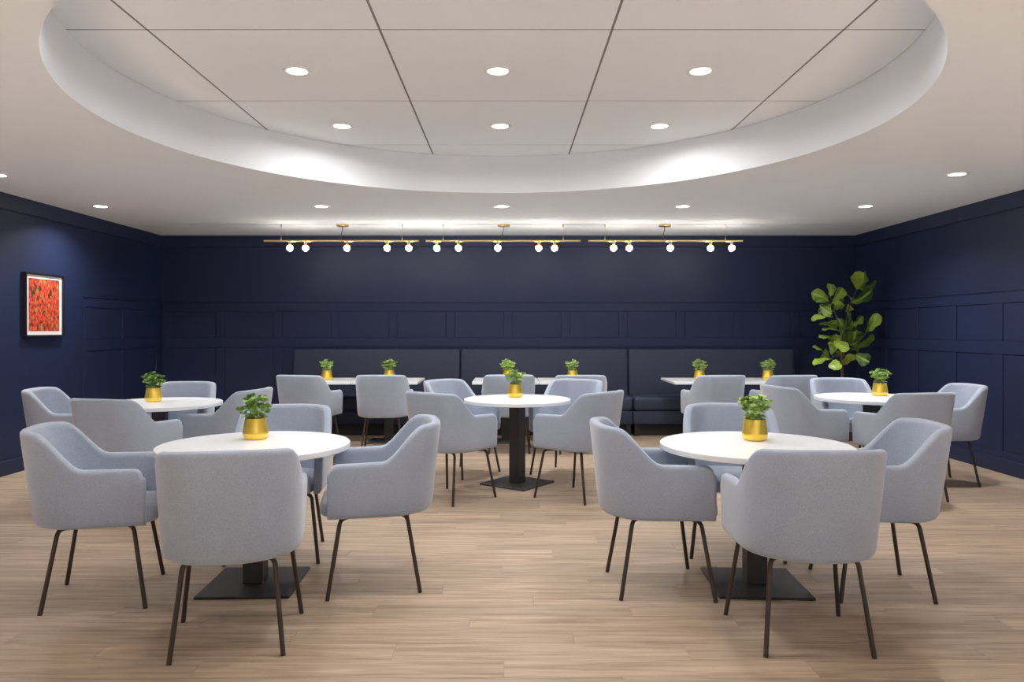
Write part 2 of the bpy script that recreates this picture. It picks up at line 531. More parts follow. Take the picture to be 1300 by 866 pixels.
# front wall (behind the photographer) with two unseen windows added as fill light
fv = [(-4.76, 4.76, -0.01, WZ0), (-4.76, 4.76, WZ1, HR + 0.05), (-4.76, ADDED_WINS[0][0], WZ0, WZ1), (ADDED_WINS[0][1], ADDED_WINS[1][0], WZ0, WZ1), (ADDED_WINS[1][1], 4.76, WZ0, WZ1)]
bm = bmesh.new()
for (x0, x1, z0, z1) in fv:
    t = bmesh.ops.create_cube(bm, size=1.0)
    for v in t['verts']:
        v.co = Vector(((x0 + x1) / 2 + v.co.x * (x1 - x0), YF - 0.06 + v.co.y * 0.12, (z0 + z1) / 2 + v.co.z * (z1 - z0)))
me = bpy.data.meshes.new('wall_front'); bm.to_mesh(me); bm.free()
wall_f = structure(new_obj('wall_front', me, M['navy']))
for wi, (a, b_) in enumerate(ADDED_WINS):
    w = structure(empty('window_%d' % (wi + 1), ((a + b_) / 2, YF - 0.06, WZ0)))
    hw, hh = (b_ - a) / 2, WZ1 - WZ0
    for (x0, x1, z0, z1) in ((-hw, hw, 0, 0.06), (-hw, hw, hh - 0.06, hh), (-hw, -hw + 0.06, 0.06, hh - 0.06), (hw - 0.06, hw, 0.06, hh - 0.06), (-0.03, 0.03, 0.06, hh - 0.06)):
        box('window_frame', (x0, -0.035, z0), (x1, 0.035, z1), M['alu'], w)
    for (x0, x1) in ((-hw + 0.06, -0.03), (0.03, hw - 0.06)):
        box('pane', (x0, -0.004, 0.06), (x1, 0.004, hh - 0.06), M['glass'], w)

# wainscot: rails, stiles and panels as pieces on the walls; each wall gets a local frame (s along, d out, z)
Z_CAP, Z_R1, Z_R2, Z_R3, Z_BOT = 1.700, 1.592, 1.235, 1.112, 0.205
D_R, D_P = 0.012, 0.004
def wall_box(wall, which, name, s0, s1, z0, z1, d, parent=None, bevel=0.002):
    if which == 'b': lo, hi = (s0, YB - d, z0), (s1, YB, z1)
    elif which == 'l': lo, hi = (XL, s0, z0), (XL + d, s1, z1)
    else: lo, hi = (XR - d, s0, z0), (XR, s1, z1)
    return box(name, lo, hi, M['navy'], wall, bevel, 1)
def wainscot(wall, which, s0, s1, stiles, sw=0.112):
    wall_box(wall, which, 'rail', s0, s1, Z_R1, Z_CAP, D_R)
    wall_box(wall, which, 'cap_rail', s0, s1, Z_CAP, Z_CAP + 0.014, D_R + 0.010)
    wall_box(wall, which, 'rail', s0, s1, Z_R3, Z_R2, D_R)
    wall_box(wall, which, 'rail', s0, s1, 0.12, Z_BOT, D_R)
    edges = [s0 - sw] + [c - sw / 2 for c in stiles] + [s1]
    ends = [s0] + [c + sw / 2 for c in stiles]
    for c in stiles:
        a, b_ = max(s0, c - sw / 2), min(s1, c + sw / 2)
        wall_box(wall, which, 'stile', a, b_, Z_R2, Z_R1, D_R)
        wall_box(wall, which, 'stile', a, b_, Z_BOT, Z_R3, D_R)
    st = sorted(stiles)
    lims = [(st[i] + sw / 2, st[i + 1] - sw / 2) for i in range(len(st) - 1)]
    for (a, b_) in lims:
        wall_box(wall, which, 'panel', a + 0.004, b_ - 0.004, Z_R2 + 0.004, Z_R1 - 0.004, D_P)
        wall_box(wall, which, 'panel', a + 0.004, b_ - 0.004, Z_BOT + 0.004, Z_R3 - 0.004, D_P)
P = 0.768
wainscot(wall_b, 'b', XL + 0.03, XR - 0.03, [XL + 0.08] + [k * P for k in range(-5, 6)] + [XR - 0.08])
wainscot(wall_r, 'r', YF + 0.05, YB - 0.03, [YB - 0.06 - 0.72 * k for k in range(0, 18)], 0.105)
wainscot(wall_l, 'l', 8.16, YB - 0.03, [8.215, 9.035, 9.90], 0.11)
for (w_, which, s0, s1, nm) in ((wall_b, 'b', XL + 0.001, XR - 0.001, 'back'), (wall_l, 'l', YF, YB - 0.024, 'left'), (wall_r, 'r', YF, YB - 0.024, 'right')):
    structure(wall_box(None, which, 'baseboard_' + nm, s0, s1, 0.0, 0.135, 0.027, None, 0.006))
for i, (which, s0, s1) in enumerate((('b', XL + 0.001, XR - 0.001), ('l', YF, YB - 0.026), ('r', YF, YB - 0.026))):
    structure(wall_box(None, which, 'trim_%d' % (i + 1), s0, s1, HC - 0.15, HC - 0.0005, 0.025, None, 0.004))

# ------------------------------------------------------------------ ceiling downlights
def downlight_proto():
    ring = lathe_mesh('trim_ring', [(0.062, 0.006), (0.064, -0.004), (0.084, -0.005), (0.088, 0.0)], 32, False)
    smooth_by_angle(fix_normals(ring), 40)
    lens = lathe_mesh('lens', [(0.0005, -0.0015), (0.035, -0.0018), (0.063, -0.001)], 32, False)
    fix_normals(lens)
    return ring, lens
RING, LENS = downlight_proto()
RING.materials.append(M['trim']); LENS.materials.append(M['lens'])
def lamp_data(w, spread, col=(1.0, 0.988, 0.975)):
    dl = bpy.data.lights.new('downlight_lamp', 'AREA')
    dl.shape = 'DISK'; dl.size = 0.12; dl.energy = w; dl.color = col; dl.spread = math.radians(spread)
    return dl
DL = {'recess': lamp_data(W_RECESS, 166), 'soffit': lamp_data(W_SOFFIT, 136), 'down': lamp_data(W_OUT, 75, (0.95, 0.985, 1.0)), 'side': lamp_data(W_SIDE, 54, (0.95, 0.985, 1.0))}
def downlight(x, y, z, label, group):
    dl = DL[group.split()[0].replace('downlights', 'down')]
    t = empty('downlight', (x, y, z))
    tag(t, label, 'downlight', group)
    new_obj('trim_ring', RING, None, t)
    new_obj('lens', LENS, None, t)
    l = bpy.data.objects.new('lamp', dl); COL.objects.link(l); l.parent = t; l.location = (0, 0, -0.008)
    return t
for j, (y, rn) in enumerate(((5.87, 'rear row'), (4.62, 'second row'), (3.39, None), (2.30, None))):
    for i, (x, cn) in enumerate(((-1.303, 'left'), (-0.062, 'centre'), (1.188, 'right'))):
        if rn is None:
            if y < 2.5 and i != 1: continue
            downlight(x, y, HR, 'round recessed downlight in the round ceiling recess above the camera', 'recess downlights above the camera')
        elif j == 0:
            downlight(x, y, HR, {'left': 'left', 'centre': 'middle', 'right': 'right'}[cn] + ' downlight of the smaller-looking rear row inside the round ceiling recess', 'recess downlights')
        else:
            downlight(x, y, HR, {'left': 'left', 'centre': 'middle', 'right': 'right'}[cn] + ' downlight of the larger-looking near row inside the round ceiling recess', 'recess downlights')
SOFF = 'soffit downlights'
downlight(-4.15, 7.62, HC, 'recessed ceiling downlight above the framed red picture', SOFF)
downlight(-1.90, 7.62, HC, 'recessed ceiling downlight in front of the left brass light bar', SOFF)
downlight(-0.06, 7.62, HC, 'recessed ceiling downlight in front of the middle brass light bar', SOFF)
downlight(1.78, 7.62, HC, 'recessed ceiling downlight in front of the right brass light bar', SOFF)
downlight(3.64, 7.62, HC, 'recessed ceiling downlight nearest the fig tree corner', SOFF)
downlight(-4.15, 6.08, HC, 'recessed ceiling downlight cut by the left edge of the photo', SOFF)
downlight(3.63, 6.05, HC, 'recessed ceiling downlight beside the right wall, the rightmost one', SOFF)
for y in (3.6, 2.5, 1.4):  # unseen lamps added so floor bounce brightens the ceiling
    for x in (-4.2, 4.2):
        downlight(x, y, HC, 'round recessed downlight beside the ceiling recess, outside the photo', 'side downlights outside the photo')
for y in (0.0, -1.52):  # invented lamps behind the camera, added to lift ceiling brightness
    for x in (-3.95, -1.3, 1.3, 3.75):
        downlight(x, y, HC, 'round recessed downlight in the ceiling behind the camera', 'downlights behind the camera')

# ------------------------------------------------------------------ brass light bars
BY, BZ = 8.93, 2.402
def bx_(px): return (px - VPX) * BY / FPX
sock = smooth_by_angle(fix_normals(lathe_mesh('socket', [(0.010, 0.0), (0.015, -0.004), (0.019, -0.040), (0.024, -0.050)], 16, True, True)), 40)
bulb_prof = []
for k in range(13):
    a = math.pi * k / 12
    bulb_prof.append((max(0.0006, 0.037 * math.sin(a)), 0.037 * math.cos(a)))
bulbm = fix_normals(lathe_mesh('bulb', bulb_prof, 20, False)); 
for p in bulbm.polygons: p.use_smooth = True
sock.materials.append(M['brass']); bulbm.materials.append(M['bulb'])
for (pa, pb, bulbs, cabs, canopy, lbl) in (
    (335, 532, (368, 388, 440.5, 491.5, 519), (357, 510.5), 435, 'left brass light bar with five globe bulbs, hung from ceiling cables'),
    (540.5, 737, (554.5, 582, 632, 684, 704), (562.5, 715), 639.5, 'middle brass light bar with five globe bulbs, hung from ceiling cables'),
    (747, 943, (779, 799, 851, 902, 929), (768, 921), 844, 'right brass light bar with five globe bulbs, hung from ceiling cables')):
    xa, xb = bx_(pa), bx_(pb)
    xc = bx_(canopy)
    t = empty('pendant_light_bar', (xc, BY, HC))
    tag(t, lbl, 'ceiling light', 'brass light bars over the banquette')
    zb = BZ - HC
    new_obj('bar', tube_mesh('bar', [(xa - xc, 0, zb), (xb - xc, 0, zb)], 0.011, 12), M['brass'], t)
    can = smooth_by_angle(fix_normals(lathe_mesh('canopy', [(0.072, -0.0005), (0.072, -0.022), (0.066, -0.027), (0.004, -0.028)], 28, False, True)), 40)
    new_obj('canopy', can, M['brass'], t)
    new_obj('cord', tube_mesh('cord', [(0.0, 0, -0.026), (-0.004, 0, -0.07), (-0.02, 0, -0.13), (-0.018, 0, zb + 0.008)], 0.004, 8), M['cord'], t)
    for c in cabs:
        x = bx_(c) - xc
        cb = new_obj('cable', tube_mesh('cable', [(x, 0, -0.001), (x, 0, zb + 0.01)], 0.0022, 6), M['cable'], t)
        m1 = new_obj('cable_mount', lathe_mesh('cable_mount', [(0.009, 0.0), (0.009, -0.020), (0.004, -0.026)], 12, True, True), M['cable'], cb)
        m1.location = (x, 0, -0.0005)
        m2 = new_obj('cable_grip', lathe_mesh('cable_grip', [(0.006, 0.0), (0.007, 0.018), (0.003, 0.03)], 12, True, True), M['brass'], cb)
        m2.location = (x, 0, zb + 0.009)
    for c in bulbs:
        x = bx_(c) - xc
        s = new_obj('socket', sock, None, t); s.location = (x, 0, zb - 0.008)
        b_ = new_obj('bulb', bulbm, None, s); b_.location = (0, 0, -0.046 - 0.030)

# ------------------------------------------------------------------ framed picture on the left wall
pic = empty('framed_picture', (XL, 7.45, 1.585))
tag(pic, 'red patterned print with white mount in a black frame on the left wall', 'picture')
PW, PH, PD, FW = 0.31, 0.315, 0.040, 0.020
for (y0, y1, z0, z1) in ((-PW, PW, PH - FW, PH), (-PW, PW, -PH, -PH + FW), (-PW, -PW + FW, -PH + FW, PH - FW), (PW - FW, PW, -PH + FW, PH - FW)):
    box('frame_bar', (0.0005, y0, z0), (PD, y1, z1), M['frame_black'], pic, 0.0015, 1)
mt = box('mount', (0.012, -PW + FW + 0.001, -PH + FW + 0.001), (0.024, PW - FW - 0.001, PH - FW - 0.001), M['mat_white'], pic)
pr = box('print', (-0.0005, -0.246, -0.258), (0.0008, 0.246, 0.258), M['art'], mt)
pr.location = (0.0245, 0.0, 0.002)

# ------------------------------------------------------------------ banquette
def banquette(x0, x1, label):
    t = empty('banquette', ((x0 + x1) / 2, 9.70, 0))
    tag(t, label, 'bench', 'navy banquette units along the back wall')
    h = (x1 - x0) / 2 - 0.004
    box('plinth', (-h + 0.02, -0.20, 0.0), (h - 0.02, 0.22, 0.150), M['kick'], t)
    box('seat_base', (-h, -0.275, 0.150), (h, 0.22, 0.318), M['vinyl'], t, 0.012, 3)
    box('seat_cushion', (-h, -0.300, 0.318), (h, 0.16, 0.500), M['vinyl'], t, 0.045, 4)
    bm = bmesh.new()
    # leaning backrest with rounded edges
    bmesh.ops.create_cube(bm, size=1.0)
    for v in bm.verts:
        top = v.co.z > 0; fr = v.co.y < 0
        v.co = Vector((v.co.x * 2 * h, (0.13 if top else 0.08) if fr else 0.265, 1.085 if top else 0.42))
    bmesh.ops.bevel(bm, geom=bm.edges[:], offset=0.028, segments=4, profile=0.5, affect='EDGES')
    me = bpy.data.meshes.new('backrest'); bm.to_mesh(me); bm.free(); smooth_by_angle(me, 60)
    new_obj('backrest', me, M['vinyl'], t)
    for s in (-1, 1):
        box('bench_foot', (s * (h - 0.05) - 0.03, -0.25, 0.0), (s * (h - 0.05) + 0.03, -0.205, 0.150), M['kick'], t)
    return t
banquette(-2.83, -0.627, 'left third of the navy upholstered banquette on the back wall')
banquette(-0.627, 1.576, 'middle third of the navy upholstered banquette on the back wall')
banquette(1.576, 3.765, 'right third of the navy upholstered banquette, towards the fig tree')

# ------------------------------------------------------------------ tables
TZ = 0.74
plate_m = box_mesh('base_plate', (-0.235, -0.235, 0.0), (0.235, 0.235, 0.014), 0.003, 1); plate_m.materials.append(M['black_metal'])
col_m = box_mesh('column', (-0.052, -0.052, 0.014), (0.052, 0.052, TZ - 0.036), 0.003, 1); col_m.materials.append(M['black_metal'])
spid_m = box_mesh('top_bracket', (-0.17, -0.17, TZ - 0.036), (0.17, 0.17, TZ - 0.030), 0.001, 1); spid_m.materials.append(M['black_metal'])
top_cache = {}
def round_top(d):
    if d not in top_cache:
        r = d / 2
        me = lathe_mesh('table_top', [(r - 0.003, TZ - 0.030), (r, TZ - 0.027), (r, TZ - 0.003), (r - 0.003, TZ)], 72, True, True)
        top_cache[d] = smooth_by_angle(fix_normals(me), 35); me.materials.append(M['white_top'])
    return top_cache[d]
def table_round(x, y, d, rz, label):
    t = empty('round_table', (x, y, 0)); tag(t, label, 'table', 'round white cafe tables')
    for nm, me in (('base_plate', plate_m), ('column', col_m), ('top_bracket', spid_m)):
        o = new_obj(nm, me, None, t); o.rotation_euler = (0, 0, rz)
    new_obj('table_top', round_top(d), None, t)
R = math.radians
table_round(-1.335, 3.955, 0.98, R(2), 'round white table in the left foreground')
table_round(1.300, 3.945, 0.98, R(-3), 'round white table in the right foreground')
table_round(0.080, 6.53, 0.93, R(-36), 'round white table in the middle of the room')
table_round(-2.885, 6.20, 0.98, R(10), 'round white table by the left wall, below the red picture')
table_round(3.255, 6.70, 0.96, R(20), 'round white table by the right wall, before the fig tree')

sq_top = box_mesh('table_top', (-0.388, -0.39, TZ - 0.030), (0.388, 0.39, TZ), 0.003, 1); sq_top.materials.append(M['white_top'])
for (cx, lbl) in ((-2.215, 'square white banquette table, leftmost of the six'), (-1.432, 'square white banquette table, second from the left'),
                  (-0.028, 'square white banquette table, third from the left'), (0.755, 'square white banquette table, fourth from the left'),
                  (2.308, 'square white banquette table, fifth from the left'), (3.092, 'square white banquette table, rightmost of the six')):
    t = empty('banquette_table', (cx, 9.02, 0)); tag(t, lbl, 'table', 'square tables along the banquette')
    for nm, me in (('base_plate', plate_m), ('column', col_m), ('top_bracket', spid_m)):
        o = new_obj(nm, me, None, t)
        if nm == 'base_plate': o.scale = (1, 0.85, 1); o.location = (0, -0.03, 0)
    new_obj('table_top', sq_top, None, t)

# ------------------------------------------------------------------ armchair
ZB, ZT = 0.400, 0.866
TH = 0.050
def arm_height(y):
    # top line of the shell against depth y (front +, rear -)
    t = (-0.045 - y) / 0.215
    t = min(1, max(0, t))
    s = t * t * (3 - 2 * t)
    h = 0.682 + (0.858 - 0.682) * s
    if y > -0.05: h -= 0.006 * min(1, (y + 0.05) / 0.2)
    if y < -0.26: h += 0.008 * min(1, (-0.26 - y) / 0.09)
    return h
def shell_mesh():
    Y1, YFR = -0.03, 0.218
    def ab(z):
        k = (z - ZB) / (ZT - ZB)
        return 0.283 + 0.015 * k, 0.304 + 0.046 * k
    def path(u, z):
        # u in [0,1]: front of left arm -> rear centre; straight part then superellipse corner
        a, b_ = ab(z)
        if u < 0.4:
            return Vector((-a, YFR + (Y1 - YFR) * (u / 0.4), 0))
        ph = (u - 0.4) / 0.6 * math.pi / 2
        c, s = max(0.0, math.cos(ph)), max(0.0, math.sin(ph))
        NN = 2.2 + 0.95 * min(1, max(0, (z - ZB) / (ZT - ZB)))
        return Vector((-a * c ** (2 / NN), Y1 - (b_ + Y1) * s ** (2 / NN), 0))
    # arc-length resample of the corner at mid height
    fine = [i / 600 for i in range(601)]
    pts = [path(u, 0.65) for u in fine]
    acc = [0]
    for i in range(1, 601): acc.append(acc[-1] + (pts[i] - pts[i - 1]).length)
    total = acc[-1]
    ds = [0, 0.006, 0.014, 0.024, 0.036, 0.05] + [0.05 + (total - 0.05) * i / 30 for i in range(1, 31)]
    us = []
    for d in ds:
        k = 0
        while k < 599 and acc[k + 1] < d: k += 1
        f = (d - acc[k]) / max(1e-9, acc[k + 1] - acc[k])
        us.append(fine[k] + (fine[k + 1] - fine[k]) * min(1, max(0, f)))
    us[-1] = 1.0
    half = []
    RF = 0.042
    for i, u in enumerate(us):
        pm = path(u, 0.65)
        e = 0.002
        if u >= 1.0 - 1e-6: nrm = Vector((0, -1, 0))
        else:
            tg = path(min(1, u + e), 0.65) - path(max(0, u - e), 0.65)
            nrm = Vector((tg.y, -tg.x, 0)).normalized()
            if nrm.dot(pm - Vector((0, 0.05, 0))) < 0: nrm = -nrm
        H = arm_height(path(u, 0.80).y)
        yfd = YFR - pm.y
        if u < 0.4 and yfd < RF:
            H -= RF - math.sqrt(max(0, RF * RF - (RF - yfd) ** 2))
        half.append((u, nrm, H))
    def section(u, nrm, H, scale, fwd):
        prof = []
        r = TH / 2
        # (offset inward, z) from inside bottom, up over the rounded top, down outside, under
        zi = ZB + 0.02
        zt = H - r
        prof.append((TH, zi)); prof.append((TH + 0.002, zi + (zt - zi) * 0.33)); prof.append((TH + 0.001, zi + (zt - zi) * 0.66)); prof.append((TH, zt - 0.01))
        for k in range(0, 7):
            a = math.pi * k / 6
            prof.append((r + r * math.copysign(abs(math.cos(a)) ** 0.8, math.cos(a)), zt + r * math.sin(a) ** 0.8 if math.sin(a) > 0 else zt))
        for f in (0.75, 0.5, 0.25): prof.append((0.0, ZB + 0.028 + (zt - ZB - 0.028) * f))
        prof += [(0.0, ZB + 0.028), (0.004, ZB + 0.014), (0.012, ZB + 0.004), (0.026, ZB)]
        prof.append((TH, ZB))
        out = []
        for (o, z) in prof:
            p = path(u, min(z, ZT))
            oo = r + (o - r) * scale
            zz = z if fwd == 0 else ZB + (z - ZB) * (1 - 0.01 * (1 - scale))
            q = p - nrm * oo
            out.append(Vector((q.x, q.y + fwd, zz)))
        return out
    rows = []
    u0, n0, H0 = half[0]
    rr = 0.012
    for a in (80, 55, 30):
        e = math.radians(a)
        rows.append(section(u0, n0, H0 - 0.012 * (1 - math.cos(e)), 1 - (rr / (TH / 2)) * (1 - math.cos(e)), rr * math.sin(e)))
    for (u, nm, H) in half:
        rows.append(section(u, nm, H, 1, 0))
    mir = [[Vector((-p.x, p.y, p.z)) for p in r] for r in rows[:-1]]
    rows = rows + mir[::-1]
    m = len(rows[0])
    V, F = [], []
    for r in rows: V += r
    for i in range(len(rows) - 1):
        for k in range(m):
            k2 = (k + 1) % m
            F.append((i * m + k, i * m + k2, (i + 1) * m + k2, (i + 1) * m + k))
    F.append(tuple(range(m)))
    F.append(tuple((len(rows) - 1) * m + k for k in reversed(range(m))))
    me = fix_normals(mesh_from('shell', V, F))
    return smooth_by_angle(me, 70)
shell_m = shell_mesh(); shell_m.materials.append(M['fabric'])

def seat_mesh():
    # cushion: rounded outline with crowned top, stacked outline loops
    def outline(inset):
        pts = []
        a, yf, yr = 0.230 - inset, 0.275 - inset, -0.225 + inset
        n = 60
        for k in range(n):
            t = 2 * math.pi * k / n
            c, s = math.cos(t), math.sin(t)
            ex = 2 / 6.0
            pts.append((a * math.copysign(abs(c) ** ex, c), (yf + yr) / 2 + (yf - yr) / 2 * math.copysign(abs(s) ** ex, s)))
        return pts
    lv = [(0.03, ZB - 0.004), (0.008, ZB + 0.002), (0.0, ZB + 0.016), (0.0, ZB + 0.045), (0.006, ZB + 0.062), (0.02, ZB + 0.073), (0.05, ZB + 0.080), (0.11, ZB + 0.084)]
    V, F = [], []
    for (i, z) in lv:
        for (x, y) in outline(i): V.append((x, y, z))
    n = 60
    for l in range(len(lv) - 1):
        for k in range(n):
            k2 = (k + 1) % n
            F.append((l * n + k, l * n + k2, (l + 1) * n + k2, (l + 1) * n + k))
    F.append(tuple(reversed(range(n)))); F.append(tuple((len(lv) - 1) * n + k for k in range(n)))
    return smooth_by_angle(fix_normals(mesh_from('seat_cushion', V, F)), 70)
seat_m = seat_mesh(); seat_m.materials.append(M['fabric'])
under_m = box_mesh('under_panel', (-0.17, -0.17, ZB - 0.002), (0.17, 0.18, ZB + 0.012), 0.004, 1); under_m.materials.append(M['cord'])
leg_ms = []
for (fx, fy, tx, ty) in ((-0.22, -0.23, -0.180, -0.165), (0.22, -0.23, 0.180, -0.165), (-0.2625, 0.23, -0.215, 0.170), (0.2625, 0.23, 0.215, 0.170)):
    zt = ZB - 0.016
    p = [Vector((tx * 0.62, ty * 0.72, zt))]
    k = Vector((tx, ty, zt)); foot = Vector((fx, fy, 0.0005)); d = (foot - k).normalized(); inn = (p[0] - k).normalized()
    A, B = k + inn * 0.03, k + d * 0.03
    p.append(A)
    for s in (0.25, 0.5, 0.75):
        p.append(A * (1 - s) ** 2 + k * 2 * s * (1 - s) + B * s * s)
    p += [B, foot]
    me = tube_mesh('leg', p, 0.0105, 10); me.materials.append(M['bronze'])
    leg_ms.append(me)

def make_chair():
    t = empty('armchair')
    new_obj('shell', shell_m, None, t)
    new_obj('seat_cushion', seat_m, None, t)
    new_obj('under_panel', under_m, None, t)
    for me in leg_ms: new_obj('leg', me, None, t)
    return t
chair0 = make_chair()
CH = [
 (-1.187, 3.26, 11.6, 'blue-grey armchair in the left foreground, seen squarely from behind'),
 (-2.038, 3.787, -73.8, 'blue-grey armchair at far left of the left foreground table, seen from its side'),
 (-0.713, 3.995, 100, 'blue-grey armchair on the right side of the left foreground table'),
 (-1.371, 4.49, 185.6, 'blue-grey armchair behind the left foreground table, facing the camera'),
 (1.280, 3.285, -1.5, 'blue-grey armchair in the right foreground, seen squarely from behind'),
 (0.784, 3.93, -88.7, 'blue-grey armchair on the left side of the right foreground table'),
 (1.889, 3.902, 83.3, 'blue-grey armchair on the right side of the right foreground table'),
 (1.37, 4.56, 170, 'blue-grey armchair behind the right foreground table, facing the camera'),
 (-0.449, 5.977, -38, 'blue-grey armchair at the middle round table, near left, back to the camera'),
 (0.5575, 6.025, 49, 'blue-grey armchair at the middle round table, near right, back to the camera'),
 (-0.424, 7.02, 231.6, 'blue-grey armchair at the middle round table, far left, facing the table'),
 (0.548, 7.00, 151.4, 'blue-grey armchair at the middle round table, far right, facing the camera'),
 (-2.78, 5.48, -15, 'blue-grey armchair with its back to the camera at the table by the left wall'),
 (-3.567, 6.157, -80, 'blue-grey armchair closest to the left wall, below the red picture'),
 (-2.93, 6.62, 185, 'blue-grey armchair behind the table by the left wall, facing the camera'),
 (-2.32, 6.15, 80, 'blue-grey armchair on the right side of the table by the left wall'),
 (2.58, 6.50, -79, 'blue-grey armchair on the left side of the table by the right wall'),
 (3.24, 7.16, 176, 'blue-grey armchair behind the table by the right wall, beneath the fig tree'),
 (3.16, 6.00, 12, 'blue-grey armchair with its back to the camera at the table by the right wall'),
 (3.78, 6.58, 89, 'blue-grey armchair closest to the right wall, facing left'),
 (-2.18, 8.22, -13, 'grey armchair at the banquette tables, leftmost of the six with backs to camera'),
 (-1.36, 8.25, 0, 'grey armchair at the banquette tables, second from the left, back to camera'),
 (0.0, 8.30, 3, 'grey armchair at the banquette tables, third from the left, behind the middle gold pot'),
 (0.79, 8.25, -3, 'grey armchair at the banquette tables, fourth from the left, mostly hidden'),
 (2.25, 8.22, 7, 'grey armchair at the banquette tables, fifth from the left, back to camera'),
 (3.02, 8.22, 7, 'grey armchair at the banquette tables, rightmost of the six, back to camera'),
]
for i, (x, y, a, lbl) in enumerate(CH):
    o = chair0 if i == 0 else copy_tree(chair0)
    o.location = (x, y, 0); o.rotation_euler = (0, 0, R(a))
    tag(o, lbl, 'chair', 'blue-grey upholstered armchairs')

# ------------------------------------------------------------------ little gold pots with leafy plants
pot_m = lathe_mesh('pot', [(0.050, 0.0), (0.058, 0.004), (0.066, 0.022), (0.0685, 0.036), (0.0675, 0.040), (0.062, 0.075), (0.0555, 0.112), (0.0555, 0.116), (0.0525, 0.116), (0.053, 0.105)], 40, True)
smooth_by_angle(fix_normals(pot_m), 30); pot_m.materials.append(M['gold'])
soil_m = lathe_mesh('soil', [(0.0005, 0.106), (0.03, 0.107), (0.0532, 0.103)], 20, False); fix_normals(soil_m); soil_m.materials.append(M['soil'])
def foliage_mesh(seed):
    rnd = random.Random(seed)
    V, F = [], []
    def leaf(base, d, ln, wd, cup):
        d = d.normalized()
        side = d.cross(Vector((0, 0, 1)))
        if side.length < 0.05: side = Vector((1, 0, 0))
        side.normalize()
        roll = rnd.uniform(-1.0, 1.0)
        nrm = side.cross(d).normalized()
        side = (side * math.cos(roll) + nrm * math.sin(roll)).normalized()
        nrm = side.cross(d).normalized()
        n = len(V)
        prof = ((0.0, 0.12), (0.22, 0.62), (0.5, 1.0), (0.78, 0.80), (1.0, 0.22))
        for (t, w) in prof:
            c = base + d * (ln * t) - nrm * (ln * 0.18 * t * t)
            V.append(c - side * (wd * w / 2) + nrm * cup * w)
            V.append(c)
            V.append(c + side * (wd * w / 2) + nrm * cup * w)
        for i in range(len(prof) - 1):
            for k in (0, 1):
                F.append((n + i * 3 + k, n + i * 3 + k + 1, n + i * 3 + k + 4, n + i * 3 + k + 3))
    nst = 13
    for s in range(nst):
        az = s * 2.4 + rnd.uniform(-0.3, 0.3)
        rad = 0.078 * math.sqrt((s + 0.6) / nst)
        top = Vector((math.cos(az) * rad, math.sin(az) * rad, 0.112 + rnd.uniform(0.07, 0.135) * (1.0 - 0.40 * rad / 0.085)))
        root = Vector((math.cos(az) * rad * 0.4, math.sin(az) * rad * 0.4, 0.105))
        # stem as a thin strip-prism
        n = len(V)
        for p in (root, top):
            for k in range(3):
                a = 2 * math.pi * k / 3
                V.append(p + Vector((math.cos(a), math.sin(a), 0)) * 0.0022)
        for k in range(3):
            k2 = (k + 1) % 3
            F.append((n + k, n + k2, n + 3 + k2, n + 3 + k))
        # whorls of leaves
        for lvl, (f, cnt, tilt, sz) in enumerate(((0.22, 3, 0.35, 0.85), (0.62, 4, 0.75, 1.0), (1.0, 6, 1.15, 0.95))):
            p = root.lerp(top, f)
            for k in range(cnt):
                a = rnd.uniform(0, 6.28) if k == 0 else a + 2 * math.pi / cnt
                d = Vector((math.cos(a) + 0.5 * math.cos(az), math.sin(a) + 0.5 * math.sin(az), tilt + rnd.uniform(-0.2, 0.3)))
                leaf(p, d, 0.036 * sz * rnd.uniform(0.8, 1.15), 0.033 * sz * rnd.uniform(0.8, 1.15), 0.005)
    me = mesh_from('foliage', V, F)
    for p in me.polygons: p.use_smooth = True
    me.materials.append(M['leaf'])
    return me
fol = [foliage_mesh(s) for s in (3, 11, 27)]
POTS = [(-1.39, 4.12, 'gold pot of green succulents on the left foreground table'),
        (1.345, 4.08, 'gold pot of green succulents on the right foreground table'),
        (0.063, 6.70, 'gold pot of green succulents on the middle round table'),
        (-2.975, 6.28, 'gold pot of green succulents on the table by the left wall'),
        (3.40, 6.84, 'gold pot of green succulents on the table by the right wall'),
        (-2.18, 9.00, 'gold pot of succulents on the banquette tables, leftmost of six'),
        (-1.43, 9.02, 'gold pot of succulents on the banquette tables, second from left'),
        (0.0, 9.02, 'gold pot of succulents on the banquette tables, third from left'),
        (0.777, 9.02, 'gold pot of succulents on the banquette tables, fourth from left'),
        (2.307, 9.02, 'gold pot of succulents on the banquette tables, fifth from left'),
        (3.126, 9.00, 'gold pot of succulents on the banquette tables, rightmost of six')]
for i, (x, y, lbl) in enumerate(POTS):
    t = empty('potted_plant', (x, y, TZ), R(47 * i))
    tag(t, lbl, 'plant', 'succulents in gold pots')
    new_obj('pot', pot_m, None, t); new_obj('soil', soil_m, None, t)
    f = new_obj('foliage', fol[i % 3], None, t); f['kind'] = 'stuff'

